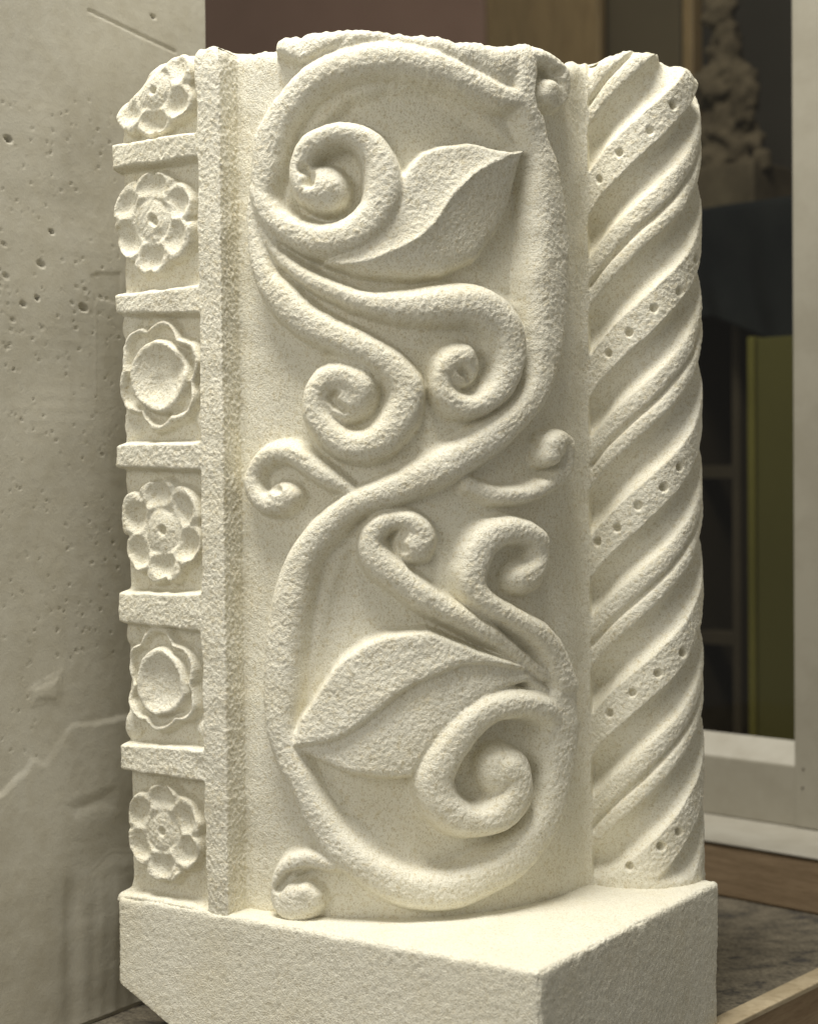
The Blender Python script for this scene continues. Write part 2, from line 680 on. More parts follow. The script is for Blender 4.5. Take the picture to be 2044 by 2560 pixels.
def leaf(outline, vein, lab, fn):
    P = np.array(outline, float)
    m = (PX > P[:, 0].min() - 5) & (PX < P[:, 0].max() + 5) & (PY > P[:, 1].min() - 5) & (PY < P[:, 1].max() + 5) & in_pan[:, None]
    ii = np.nonzero(m.ravel())[0]
    qx, qy = PXw.ravel()[ii], PYw.ravel()[ii]
    d = poly_dist(P, qx, qy)
    v = line_side(vein, PX.ravel()[ii] * 0.5 + qx * 0.5, PY.ravel()[ii] * 0.5 + qy * 0.5) if vein else None
    h = np.where(d > 0, fn(np.maximum(d, 0), v, qx, qy), -1.0)
    hf, lf = H.ravel(), LAB.ravel()
    win = h > hf[ii]
    hf[ii[win]] = h[win]
    lf[ii[win & (h > 0.002)]] = lab


# ---- traced stems (windows of the photograph): x, y, half width [, height factor]
VH = 0.0175
arch_stem = (zwin(600, 50, [(150, 1060, 78), (165, 930, 100), (205, 740, 112), (285, 570, 110), (425, 400, 112), (610, 285, 115),
                            (850, 235, 120), (1080, 260, 118), (1290, 340, 110), (1480, 430, 102), (1600, 480, 92), (1730, 490, 78)])
             )
right_vine = (zwin(1100, 50, [(500, 60, 80, 0.85), (500, 200, 90, 0.95), (495, 350, 92), (510, 500, 88), (552, 640, 76), (592, 770, 70), (625, 900, 84), (645, 1100, 102), (662, 1350, 124), (655, 1600, 135)])
             + zwin(1100, 700, [(645, 230, 128), (632, 430, 112), (602, 600, 92), (540, 740, 95), (440, 870, 104), (300, 980, 116),
                                (150, 1075, 122), (0, 1155, 124)])
             + zwin(600, 700, [(1000, 1262, 112), (820, 1330, 100), (660, 1405, 98), (530, 1520, 102)])
             + zwin(600, 1300, [(500, 75, 106), (395, 220, 108), (330, 400, 115), (290, 600, 120), (270, 800, 122), (262, 1000, 122),
                                (258, 1180, 112), (275, 1340, 100), (330, 1500, 98)])
             + zwin(700, 1860, [(130, 210, 90), (205, 400, 98), (330, 590, 112), (500, 745, 116), (700, 860, 122), (900, 905, 128),
                                (1100, 880, 128), (1300, 800, 126), (1480, 660, 120), (1600, 490, 108), (1665, 310, 102), (1695, 150, 100)])
             + zwin(1100, 1300, [(722, 1400, 112), (742, 1250, 108), (738, 1080, 100)]))
STROKES = [
    ('main_vine', right_vine, 1.0),
    ('scroll', zwin(600, 50, [(135, 1040, 70), (200, 1200, 88), (330, 1305, 105), (480, 1360, 114), (640, 1345, 118), (765, 1275, 122),
                              (850, 1160, 128), (876, 1020, 130), (858, 880, 118), (790, 770, 98), (680, 703, 82), (560, 705, 78),
                              (450, 760, 76), (385, 850, 72), (378, 950, 78), (430, 1050, 108), (530, 1035, 122, 0.95)]), 1.1),
    ('tendril', zwin(600, 50, [(130, 1090, 40, 0.8), (140, 1240, 38), (195, 1375, 42), (300, 1500, 52), (430, 1598, 62), (600, 1683, 72),
                               (800, 1748, 84)]) +
     zwin(600, 700, [(1000, 168, 112), (1200, 158, 130), (1390, 155, 132), (1530, 205, 128), (1620, 310, 118), (1645, 430, 108),
                     (1630, 560, 102), (1565, 690, 92), (1440, 778, 80), (1320, 765, 86), (1240, 690, 78), (1225, 580, 72),
                     (1285, 492, 92), (1365, 475, 92, 0.95)]), 1.05),
    ('tendril', zwin(600, 50, [(150, 960, 50, 0.8), (105, 1090, 52, 0.9), (95, 1240, 52), (120, 1400, 60), (180, 1590, 88)]) +
     zwin(600, 700, [(250, 100, 112), (370, 220, 112), (510, 310, 112), (660, 385, 108), (800, 452, 104), (930, 545, 112), (1010, 660, 122),
                     (1005, 790, 124), (930, 920, 118), (800, 1012, 114), (660, 1012, 108), (540, 930, 98), (470, 820, 92),
                     (470, 700, 86), (540, 612, 96), (650, 605, 102), (735, 660, 102), (725, 730, 96, 0.9)]), 1.05),
    ('curl', zwin(600, 700, [(680, 1300, 40), (640, 1270, 58), (520, 1200, 76), (400, 1112, 78), (280, 1062, 74), (160, 1095, 70), (92, 1180, 62),
                             (92, 1285, 66), (150, 1370, 78), (245, 1375, 82), (315, 1318, 72, 1.0), (285, 1290, 60, 1.0)]), 0.9),
    ('curl', zwin(1100, 700, [(180, 1270, 60, 0.7), (330, 1320, 66, 0.8), (480, 1320, 66), (600, 1285, 62), (700, 1232, 60), (765, 1150, 52),
                              (772, 1050, 54), (740, 980, 62), (678, 1000, 74, 1.15), (655, 1085, 72, 1.15)]), 1.0),
    ('tendril', zwin(600, 1300, [(1880, 960, 50), (1720, 845, 52), (1560, 730, 66), (1400, 632, 80), (1250, 542, 92), (1100, 452, 102), (960, 350, 106), (845, 250, 112),
                                 (800, 140, 92), (850, 40, 82), (950, -5, 68), (1050, 5, 76), (1110, 70, 86), (1095, 145, 108), (1060, 145, 110, 0.95)]), 1.0),
    ('tendril', zwin(1100, 1300, [(745, 1010, 92), (715, 915, 92), (668, 800, 90), (580, 690, 88), (450, 610, 84), (310, 530, 90), (205, 430, 98),
                                  (195, 300, 112), (255, 150, 112), (360, 72, 104), (470, 60, 92), (570, 110, 80), (598, 200, 62),
                                  (565, 295, 78), (512, 352, 106, 1.0)]), 1.1),
    ('scroll', zwin(1100, 1300, [(735, 1360, 55, 0.7), (695, 1235, 76, 0.85), (590, 1150, 94), (450, 1128, 100), (300, 1155, 108), (165, 1255, 114), (55, 1390, 122),
                                 (-25, 1540, 128)]) +
     zwin(700, 1860, [(950, 250, 128), (1000, 375, 122), (1095, 460, 120), (1210, 478, 112), (1325, 438, 114), (1415, 335, 118),
                      (1442, 225, 104), (1390, 155, 118, 1.0)]), 1.15),
    ('curl', zwin(1100, 50, [(560, 215, 66, 1.0), (650, 240, 62, 1.0), (720, 320, 56, 1.0), (735, 420, 50, 1.0), (690, 505, 50, 1.0),
                             (640, 455, 66, 1.1), (632, 415, 66, 1.1)]), 1.05),
    ('arch_stem', arch_stem, 1.0),
    ('curl', zwin(200, 1860, [(1560, 730, 60), (1400, 695, 70), (1275, 760, 72), (1215, 880, 60), (1240, 985, 66), (1335, 1022, 84), (1420, 960, 88),
                              (1390, 905, 84, 1.1)]), 1.0),
]
# the ground is cut deeper inside the two loops
for wx0, wy0, pts_, dep in ((600, 50, [(300, 900), (430, 640), (640, 450), (900, 370), (1200, 400), (1500, 560), (1720, 740), (1850, 1000), (1890, 1500), (1850, 1800),
                                       (1450, 1680), (900, 1690), (400, 1560), (230, 1250)], 0.0080),
                            (600, 1300, [(640, 120), (1000, 350), (1500, 650), (1900, 900), (1950, 1500), (1900, 1900), (1500, 2180), (1000, 2180), (600, 1850), (430, 1500),
                                         (420, 900), (480, 500)], 0.0045)):
    d_ = poly_dist(zwin(wx0, wy0, pts_), PXw.ravel(), PYw.ravel()).reshape(NS, NZ)
    H = H - dep * smooth(0, 32, d_) * in_pan[:, None]
# leaves first, so that stems lie over them
leaf_up = zwin(600, 50, [(480, 1500), (760, 1380), (960, 1150), (985, 960), (1040, 880), (1110, 812), (1250, 757), (1400, 744), (1560, 783),
                         (1650, 803), (1742, 788), (1735, 850), (1715, 950), (1685, 1100), (1610, 1300), (1460, 1470), (1250, 1570),
                         (1000, 1600), (700, 1570)])
vein_up = zwin(600, 50, [(1735, 815), (1600, 852), (1450, 922), (1330, 1022), (1250, 1120), (1180, 1240), (1080, 1340), (900, 1440),
                         (700, 1510), (480, 1540)])[::-1]


def f_up(d, v, x, y):
    edge = 1 - np.exp(-d / 3.2)
    hi = 0.0120 + 0.0045 * np.exp(-np.abs(v) / 30.0)
    lo = 0.0165 * np.exp(-np.maximum(-v, 0) / 120.0) + 0.0022 * np.exp(-np.abs(v) / 6.0)
    fade = np.where(v < 0, 1 - np.exp(-d / 13.0), edge)
    return np.where(v > 0, hi * edge, np.maximum(lo * fade, 0))


L_LEAF1 = new_label('leaf')
leaf(leaf_up, vein_up, L_LEAF1, f_up)
leaf_lo = zwin(600, 1300, [(322, 1392), (380, 1200), (450, 1080), (600, 850), (750, 742), (900, 682), (1150, 656), (1300, 728), (1480, 798),
                           (1600, 835), (1740, 890), (1850, 990), (1760, 1010), (1600, 1050), (1400, 1150), (1240, 1330), (1110, 1500), (1060, 1575),
                           (850, 1592), (650, 1562), (480, 1482)])
vein_lo = zwin(600, 1300, [(330, 1394), (560, 1355), (700, 1290), (850, 1170), (1000, 1050), (1180, 960), (1430, 880), (1800, 930)])


def f_lo(d, v, x, y):
    edge = 1 - np.exp(-d / 4.5)
    hi = 0.0150 + 0.0022 * np.exp(-np.abs(v - 20) / 60.0)
    lo = 0.0115 + 0.0025 * (1 - np.exp(-np.abs(v) / 45.0)) - 0.0015 * np.exp(-np.abs(v) / 5.0)
    m = smooth(-2.5, 2.5, v)
    return (hi * m + lo * (1 - m)) * edge


L_LEAF2 = new_label('leaf')
leaf(leaf_lo, vein_lo, L_LEAF2, f_lo)
L_LEAF3 = new_label('leaf')
leaf(zwin(600, 50, [(200, 60), (700, -40), (760, 120), (560, 200), (385, 285), (205, 212)]), None, L_LEAF3,
     lambda d, v, x, y: 0.0140 * (1 - np.exp(-d / 6.0)))
# stem of the lower leaf
L_STEM = new_label('leaf_stem')
stroke(zwin(1100, 1300, [(120, 835, 22), (270, 858, 30), (430, 905, 36), (560, 985, 38), (660, 1080, 40)]), 0.015, L_STEM)
# the mass of stone between the arch and the broken top
leaf(zwin(600, 50, [(520, 210), (620, -60), (1000, -40), (1300, -20), (1900, -20), (1820, 470), (1560, 470), (1290, 330), (1080, 215), (850, 190), (650, 260)]),
     None, L_LEAF3 + 0, lambda d, v, x, y: 0.0160 * (1 - np.exp(-d / 24.0)))
names_main = {}
stroke_labels = []
for nm, pts, hf_ in STROKES:
    lb = new_label(nm)
    stroke(pts, VH * hf_, lb)
    names_main.setdefault(nm, lb)
    stroke_labels.append(lb)
# filled hearts of the spirals: (window, centre, radius, which stroke, height)
for wx0, wy0, cx_, cy_, r_, which, hk in ((600, 50, 505, 1040, 150, 1, 0.95), (600, 700, 1318, 525, 150, 2, 0.92), (600, 700, 640, 678, 205, 3, 0.90),
                                          (600, 700, 275, 1330, 92, 4, 0.9), (600, 1300, 1072, 145, 122, 6, 0.95), (1100, 1300, 515, 352, 112, 7, 0.95),
                                          (700, 1860, 1385, 165, 158, 8, 1.0), (1100, 50, 655, 450, 88, 9, 0.85), (200, 1860, 1345, 965, 140, 11, 1.05),
                                          (1100, 700, 672, 1045, 72, 5, 1.1)):
    lb = stroke_labels[which]
    stroke(zwin(wx0, wy0, [(cx_ - 6, cy_, r_), (cx_ + 6, cy_ + 2, r_)]), VH * hk, lb, 0.55, 3.4)
# the little notches where the spirals close
for wx0, wy0, pts_ in ((600, 700, [(590, 700), (565, 730), (600, 770), (650, 800)]), (600, 700, [(1350, 565), (1385, 585), (1400, 640), (1440, 680)]),
                       (600, 50, [(410, 925), (450, 960), (445, 1010)]), (600, 1300, [(1000, 80), (975, 140), (1000, 190)]),
                       (600, 700, [(165, 1290), (215, 1270), (250, 1290)]), (700, 1860, [(1215, 150), (1195, 220), (1215, 280)]),
                       (1100, 50, [(690, 330), (620, 320), (575, 390), (566, 470), (585, 550), (640, 590)]), (1100, 1300, [(420, 200), (370, 300), (375, 410)]),
                       (200, 1860, [(1240, 880), (1300, 800), (1400, 770), (1500, 800)])):
    C_ = np.array(zwin(wx0, wy0, pts_))
    for k_ in range(len(C_) - 1):
        p_, q_ = C_[k_], C_[k_ + 1]
        m_ = (np.abs(PX - p_[0]) < 60) & (np.abs(PY - p_[1]) < 60)
        i_ = np.nonzero(m_)
        dx_, dy_ = q_ - p_
        t_ = np.clip(((PX[i_] - p_[0]) * dx_ + (PY[i_] - p_[1]) * dy_) / (dx_ * dx_ + dy_ * dy_), 0, 1)
        d_ = np.hypot(PX[i_] - p_[0] - t_ * dx_, PY[i_] - p_[1] - t_ * dy_)
        H[i_] = np.minimum(H[i_], 0.0078 + 0.0125 * smooth(4, 17, d_))
# stone above the arch belongs to the vine
sel = (LAB == L_LEAF3) & (PX > 830)
LAB[sel] = names_main['arch_stem']

# ---- frieze of rosettes
REC = -0.0132
a_f = S[:, None]
fr_edge = np.interp(PYw, [200, 2260], [491, 516])
fillet_w = smooth(-2.0, 2.0, PX + (PXw - PX) * 0.5 - fr_edge)
strip2 = np.repeat(in_strip[:, None], NZ, 1)
Hs = np.where(strip2, REC * (1 - fillet_w), 0)
lab_s = np.where(fillet_w > 0.5, L_FILLET, L_FRIEZE)
bars = [((267, 363, 426), (491, 327, 398)), ((263, 737, 790), (503, 711, 785)), ((270, 1107, 1168), (503, 1103, 1178)),
        ((279, 1477, 1555), (511, 1483, 1581)), ((290, 1853, 1922), (515, 1875, 1959)), ((298, 2228, 2500), (517, 2272, 2500))]
BARM = np.zeros((NS, NZ))
for k, (l, r) in enumerate(bars):
    t = (PX - l[0]) / (r[0] - l[0])
    yt_ = l[1] + (r[1] - l[1]) * t
    yb_ = l[2] + (r[2] - l[2]) * t
    PYb = PY + (PYw - PY) * 0.55
    e = np.minimum(PYb - yt_, yb_ - PYb)
    m = smooth(-2.2, 2.2, e) * strip2
    v = REC * (1 - m)
    BARM = np.maximum(BARM, m)
    up = v > Hs
    Hs = np.where(up, v, Hs)
    if k < 5:
        lb = new_label('crossbar')
        lab_s = np.where((m > 0.4) & (lab_s == L_FRIEZE), lb, lab_s)
    else:
        lab_s = np.where((m > 0.4) & (lab_s == L_FRIEZE), L_FILLET, lab_s)


def rosette(kind, cx, cy, rx, ry, seed):
    global Hs, lab_s
    m_ = 0.000185 * (cy - 1215)
    xs, ys = PXw, PYw
    dx = (xs - cx) / rx
    dy = (cy + m_ * (xs - cx) - ys) / ry
    rho = np.hypot(dx, dy)
    box = (np.abs(dx) < 1.3) & (np.abs(dy) < 1.3) & strip2
    r = np.random.default_rng(seed)
    rot = r.uniform(-0.16, 0.16)
    phi = np.arctan2(dy, dx) - math.pi / 2 - rot
    kk = np.round(phi / (math.pi / 3))
    dphi = phi - kk * math.pi / 3
    kk = np.mod(kk, 6).astype(int)
    gain = r.uniform(0.94, 1.07, 6)[kk]
    rx, ry = rx * 1.07, ry * 1.07
    if kind == 'rose':
        out = (0.875 + 0.11 * np.abs(np.cos(dphi * 3)) ** 0.7) * gain
        out = out - 0.08 * np.exp(-(dphi / 0.085) ** 2) * np.isin(kk, (0, 3))
        e = (out - rho)
        rim = smooth(-0.03, 0.03, e)
        cup = np.clip(1 - ((rho - 0.67) / 0.25) ** 2 - (dphi * rho / 0.33) ** 2, 0, 1) ** 0.9 * r.uniform(0.75, 1.1, 6)[kk]
        h = -0.0015 - 0.0066 * cup - 0.0015 * np.clip(0.5 - rho, 0, 1)
        boss = smooth(0.45, 0.36, rho)
        bh = -0.0020 - 0.0022 * (rho / 0.45) ** 2
        h = h * (1 - boss) + bh * boss
        h = h - 0.0015 * np.exp(-((rho - 0.42) / 0.05) ** 2)
        h = h - 0.0065 * smooth(0.085, 0.045, rho)
        h = h - 0.0022 * np.exp(-((np.abs(dphi) - math.pi / 6) / 0.06) ** 2) * smooth(0.55, 0.85, rho)
    else:
        out = (0.85 + 0.15 * np.abs(np.cos(dphi * 3)) ** 1.2) * gain
        e = (out - rho)
        rim = smooth(-0.03, 0.03, e)
        r2 = np.hypot(dx / 0.66, (dy - 0.0) / 0.62)
        h = np.where(e < 0.13, -0.0022, -0.0098) * 1.0
        h = -0.0095 + 0.0078 * smooth(0.19, 0.10, e)
        dish = smooth(1.05, 0.96, r2)
        dh = -0.0006 - 0.0060 * np.clip(1 - (r2 / 0.84) ** 2.4, 0, 1) ** 0.8
        h = h * (1 - dish) + dh * dish
    h = REC * (1 - rim) + h * rim
    if kind == 'dish':       # little leaf pads in the corners of the cell
        for sx, sy in ((0.98, 0.80), (0.98, -0.82), (-0.9, 0.85), (-0.9, -0.85)):
            q = np.hypot((dx - sx) / 0.30, (dy - sy) / 0.26)
            h = np.maximum(h, REC + 0.0062 * np.clip(1 - q ** 3, 0, 1))
    h = np.where(box, h, -1)
    lb = new_label('rosette')
    lc = new_label('boss' if kind == 'rose' else 'dish', lb)
    up = h > Hs + 1e-5
    on = up & (lab_s == L_FRIEZE) & (h > REC + 0.0025)
    heart = (rho < 0.41) if kind == 'rose' else (r2 < 1.03)
    lab_s = np.where(on, np.where(heart, lc, lb), lab_s)
    Hs = np.where(up, h, Hs)


wear = np.maximum(0, noise((NS, NZ), 16)) * 0.0012 + np.maximum(0, noise((NS, NZ), 7) - 0.8) * 0.0014
rosette('rose', 385, 226, 104, 122, 1)
rosette('rose', 378, 554, 106, 138, 2)
rosette('dish', 399, 940, 103, 148, 3)
rosette('rose', 399, 1328, 106, 138, 4)
rosette('dish', 399, 1707, 99, 138, 5)
rosette('rose', 404, 2080, 101, 129, 6)
Hs = np.where((lab_s != L_FILLET) & (Hs > REC + 0.003), np.maximum(Hs - wear * (1 - 0.8 * BARM), REC), Hs)
# the broken upper corner: the first rosette is sheared off obliquely
brk = smooth(40, 0, PX - 262 + (PY - 240) * 0.9 - 40) * strip2
Hs = Hs - 0.006 * brk * (PY < 330)
H = np.where(strip2, Hs, H)
LAB = np.where(strip2, lab_s, LAB)

# ---- twisted colonnette
PSI = psi0 + (Sg - S_COL) / COLR
KH, PITCH_Z = 0.88, 0.1487


def col_hit(x, y):
    d = ray(x, y)
    c = COLC[0] * AX + COLC[1] * BX + ORG
    dx, dy = d[0], d[1]
    fx, fy = CAM[0] - c[0], CAM[1] - c[1]
    A_, B_, C_ = dx * dx + dy * dy, 2 * (fx * dx + fy * dy), fx * fx + fy * fy - COLR ** 2
    t = (-B_ - math.sqrt(max(B_ * B_ - 4 * A_ * C_, 0))) / (2 * A_)
    P = CAM + d * t
    q = P - c
    return math.atan2(np.dot(q, BX), np.dot(q, AX)), P[2]


ps, zc = col_hit(1640, 1232)
_cc = ORG + COLC[0] * AX + COLC[1] * BX
PSI_CAM = math.atan2(np.dot(CAM - _cc, BX), np.dot(CAM - _cc, AX))


def helix(psi):
    r_ = psi - PSI_CAM
    return KH * (psi - 0.55 * np.maximum(0, -r_ - 0.40) ** 2 + 0.2 * np.maximum(0, r_ - 0.6) ** 2) * COLR


Q = (zc - helix(ps) - (Zg - helix(PSI))) / PITCH_Z + 0.125
Q = Q + noise((NS, NZ), 40) * 0.006 + noise((NS, NZ), 9) * 0.0025
QI = np.floor(Q)
q = Q - QI
B0, F1, L1, G1, L2 = 0.230, 0.470, 0.595, 0.645, 0.740


def flute(q, lo, hi, depth):
    t = np.clip((q - lo) / (hi - lo), 0, 1)
    return -depth * np.sin(math.pi * t ** 0.92) ** 0.72


hc = flute(q, B0, F1, 0.0125) + flute(q, L2, 1.0, 0.0135) + flute(q, L1, G1, 0.0050)
hc = hc - 0.0012 * (np.abs((q - (F1 + L1) / 2) / (L1 - F1) * 2) ** 3) * ((q > F1) & (q < L1))
hc = hc - 0.0012 * (np.abs((q - (G1 + L2) / 2) / (L2 - G1) * 2) ** 3) * ((q > G1) & (q < L2))
# the colonnette runs out plain just above the ledge
hc = hc * smooth(Z_LEDGE + 0.002, Z_LEDGE + 0.022, Zg)
holes = (zwin(1100, 50, [(975, 980), (1100, 815), (1290, 680), (1435, 520)]) +
         zwin(1100, 700, [(1030, 450), (1160, 325), (1315, 175), (1475, 70), (960, 1610), (1085, 1525), (1215, 1390), (1375, 1275), (1475, 1150)]) +
         zwin(1100, 1300, [(1035, 1190), (1180, 1065), (1340, 945), (1495, 815), (1592, 700)]) +
         zwin(1344, 1860, [(560, 755), (757, 630), (868, 540)]) + [(1740, 648)])
colm = np.repeat(in_col[:, None], NZ, 1)
for hx_, hy_ in holes:
    sq = max(0.3, math.sqrt(max(0.05, 1 - ((hx_ - 1612) / 165.0) ** 2)))
    d = np.hypot((PX - hx_) / sq, PY - hy_)
    hc = hc - random.uniform(0.003, 0.0075) * smooth(random.uniform(10, 12), 7.0, d) * (colm & (PSI < math.radians(45)))
H = np.where(colm, hc, H)
band = colm & (q < B0)
fil = colm & (((q > F1) & (q < L1)) | ((q > G1) & (q < L2)))
vis_rng = Zg > Z_LEDGE + 0.004
for k in range(int(QI[colm].min()), int(QI[colm].max()) + 1):
    mk = band & (QI == k) & vis_rng
    if mk.sum() > 400:
        LAB[mk] = new_label('drilled_band', L_COLON)
    for lo_, hi_ in ((F1, L1), (G1, L2)):
        mk = colm & (QI == k) & (q > lo_) & (q < hi_) & vis_rng
        if mk.sum() > 300:
            LAB[mk] = new_label('spiral_fillet', L_COLON)

# ---- soften like worked stone, then add the grain
rel = H.copy()
Hb = gauss(H, 1.0)
Hpan = gauss(H, 1.4)
H = np.where(in_pan[:, None], Hpan, np.where(colm, gauss(H, 0.9), gauss(H, 1.2)))
rough = np.where(in_pan[:, None], 0.45 + 0.55 * smooth(0.004, 0.015, rel), 1.0)
rough = np.where(strip2, 0.55 + 0.45 * smooth(REC + 0.002, REC + 0.012, rel), rough)
rough = np.where(colm, np.where(rel < -0.0022, 0.28, 1.0), rough)
rough = np.where(in_step[:, None], 1.5, rough)
rough = gauss(rough, 2)
n1, n2, n3, n4 = noise((NS, NZ), 1.0), noise((NS, NZ), 2.3), noise((NS, NZ), 9), noise((NS, NZ), 60)
pit = np.minimum(0, noise((NS, NZ), 1.7) + 1.5)
H = H + rough * (0.00015 * n1 + 0.00003 * n2 + 0.00012 * pit) + 0.00028 * n3 + 0.0006 * n4 * np.where(colm, 0.4, 1)
# tool dents on the raised stems
H = H + in_pan[:, None] * smooth(0.006, 0.014, rel) * 0.00005 * np.abs(noise((NS, NZ), 4, 2.5))
# slanting tool marks
tm = noise((NS, NZ), 7, 1.3)
for i_ in range(NS):
    tm[i_] = np.roll(tm[i_], -int(0.55 * i_))
H = H + 0.00004 * tm * np.where(colm, np.where(rel < -0.0022, 0.2, 0.7), 1.0)
# crumbled arris at the broken top
toplen = (zt[:, None] - Zg)
H = H - 0.006 * np.exp(-toplen / 0.0035) - 0.003 * np.exp(-toplen / 0.012) * (0.5 + 0.5 * np.tanh(noise((NS, NZ), 8)))

edge_a = gauss(RNG.standard_normal((1, NZ)), 0, 14)[0]
edge_a = edge_a / edge_a.std() * 0.0012
fall = np.exp(-S / 0.010)[:, None]
ba = bs[:, None, 0] + nr[:, None, 0] * H + edge_a[None, :] * fall
bb = bs[:, None, 1] + nr[:, None, 1] * H
# worn left ends of the raised parts
bb = bb + 0.006 * np.exp(-S / 0.0022)[:, None]
WX, WY = world_xy(np.stack([ba, bb], -1))
V = np.stack([WX, WY, Zg], -1)
du = np.gradient(V, axis=0)
dv = np.gradient(V, axis=1)
NRM = np.cross(du, dv)
NRM /= np.linalg.norm(NRM, axis=2, keepdims=True) + 1e-12
Vf, Nf = V.reshape(-1, 3), NRM.reshape(-1, 3)
quads = grid_quads(NS, NZ)
qlab = LAB[:-1, :-1].reshape(-1)
objs = {}


def emit(lb, parent):
    qq = quads[qlab == lb]
    if not len(qq):
        return None
    u, inv = np.unique(qq.ravel(), return_inverse=True)
    o = mesh_np(names[lb][0], Vf[u], inv.reshape(-1, 4), STONE, parent, Nf[u])
    objs[lb] = o
    return o


for lb, (nm, pk) in names.items():
    if pk is None:
        emit(lb, stone)
for lb, (nm, pk) in names.items():
    if pk is not None:
        emit(lb, objs[pk])

# ---- hidden body: top, flanks and back
cv, cq = [], []


def ring(rows):
    """rows of equal length -> strip of quads"""
    base = sum(len(v) for v in cv)
    n = len(rows[0])
    for r_ in rows:
        cv.append(np.asarray(r_))
    for j in range(len(rows) - 1):
        for i in range(n - 1):
            p_ = base + j * n + i
            cq.append((p_, p_ + 1, p_ + n + 1, p_ + n))


top_row = V[:, -1, :][::3]
cen = ab(0.15, 0.26, 0)
ins1 = top_row.copy()
ins1[:, :2] += (cen[:2] - ins1[:, :2]) * 0.10
ins1[:, 2] -= 0.005
ins2 = top_row.copy()
ins2[:, :2] += (cen[:2] - ins2[:, :2]) * 0.985
ins2[:, 2] -= 0.012
ring([top_row, ins1, ins2])
lft = V[0, ::3, :]
lb_ = lft.copy()
pb = ab(0.004, DEPTH - 0.01)
lb_[:, 0], lb_[:, 1] = pb[0], pb[1]
ring([lb_, lft])
rgt = V[-1, ::3, :]
rb_ = rgt.copy()
pb = ab(0.30, DEPTH + 0.03)
rb_[:, 0], rb_[:, 1] = pb[0], pb[1]
ring([rgt, rb_])
ring([rb_, lb_])
mesh_np('rough_back', np.concatenate(cv), np.array(cq), STONE, stone)

# ---- plinth: sawn block with a chipped lower corner
c1 = at_plane(308, 2462, ab(0, 0), BX)
c2 = at_plane(425, 2562, ab(0, 0), BX)
(ca1, _), (ca2, _) = to_ab(c1), to_ab(c2)
nn = np.array([-(c1[2] - c2[2]), 0.0, -(ca2 - ca1)])
nn = nn / np.linalg.norm(nn)
cutp = [((nn[0], -0.12, nn[2]), float(np.dot((nn[0], -0.12, nn[2]) / np.linalg.norm((nn[0], -0.12, nn[2])), (ca1, 0, c1[2]))))]
rough_box('plinth', (0.0, -0.0008, 0.0), (FRONT_W, DEPTH, Z_LEDGE), 0.0015, 0.0040, 0.00030, STONE_SAWN, stone, fr_ab, cutp, 0.0020)

# ================================================================== BENCH
e1 = to_ab(at_z(1783, 2551, 0.0))
e2 = to_ab(at_z(2044, 2425, 0.0))
sl_ = (e2[0] - e1[0]) / (e2[1] - e1[1])


def edge_at(b):
    return e1[0] + sl_ * (b - e1[1])


bench = empty('work_bench', ab(0.1, 0.3, -0.11))
tag(bench, 'dusty dark stone bench top with plywood edging under the carved block', 'bench')


def prism(name, plan, z0, z1, mat, parent, rad=0.0):
    """plan: list of (a, b) corners, counter-clockwise seen from above in world space"""
    n = len(plan)
    vs_ = [ab(p_[0], p_[1], z0) for p_ in plan] + [ab(p_[0], p_[1], z1) for p_ in plan]
    me = bpy.data.meshes.new(name)
    faces = [tuple(range(n - 1, -1, -1)), tuple(range(n, 2 * n))] + [(i, (i + 1) % n, n + (i + 1) % n, n + i) for i in range(n)]
    me.from_pydata([tuple(v) for v in vs_], [], faces)
    me.update()
    o = link_mesh(name, me, mat, parent)
    if rad:
        md = o.modifiers.new('bevel', 'BEVEL')
        md.width, md.segments = rad, 2
        md.limit_method = 'ANGLE'
    return o


bF, bB = -0.25, 0.86
prism('bench_top', [(-0.75, bF), (edge_at(bF), bF), (edge_at(bB), bB), (-0.75, bB)], -0.05, 0.0, GRANITE, bench, 0.002)
prism('edge_board', [(edge_at(bF) + 0.001, bF), (edge_at(bF) + 0.019, bF), (edge_at(bB) + 0.019, bB), (edge_at(bB) + 0.001, bB)],
      -0.11, -0.003, PLYWOOD, bench, 0.001)
prism('edge_lip', [(edge_at(bF) + 0.0005, bF), (edge_at(bF) + 0.022, bF), (edge_at(bB) + 0.022, bB), (edge_at(bB) + 0.0005, bB)],
      -0.0025, 0.0025, PLY_LIP, bench, 0.001)
prism('under_board', [(-0.74, bF + 0.01), (edge_at(bF) - 0.02, bF + 0.01), (edge_at(bB) - 0.02, bB), (-0.74, bB)], -0.11, -0.052, PLYWOOD, bench)

# ================================================================== PLASTER SLAB on the left
SLA = -0.048
e_far = to_ab(at_plane(514, 90, ab(SLA, 0), AX))[1]
ny, nz_ = 300, 640
bgrid = np.linspace(-0.24, e_far, ny)
zgrid = np.linspace(0.004, 0.92, nz_)
Bg, Zs = np.meshgrid(bgrid, zgrid, indexing='ij')
sx_, sy_ = ORG[0] + SLA * AX[0] + Bg * BX[0], ORG[1] + SLA * AX[1] + Bg * BX[1]
SPX, SPY = proj(sx_, sy_, Zs)
sh = (ny, nz_)
wx_ = SPX + noise(sh, 12) * 7 + noise(sh, 4) * 2
wy_ = SPY + noise(sh, 12) * 7 + noise(sh, 4) * 2
hs = noise(sh, 60) * 0.0011 + noise(sh, 15) * 0.0003


def smear(pts, rise, soft):
    global hs
    d = poly_dist(zip_pts(pts), wx_.ravel(), wy_.ravel()).reshape(sh)
    amp = np.clip(0.55 + 0.5 * noise(sh, 30), 0.1, 1.4)
    hs = hs + amp * (rise * smooth(0, soft, d) + 0.25 * rise * np.exp(-((d - 3) / 3.5) ** 2))


def zip_pts(p_):
    return p_


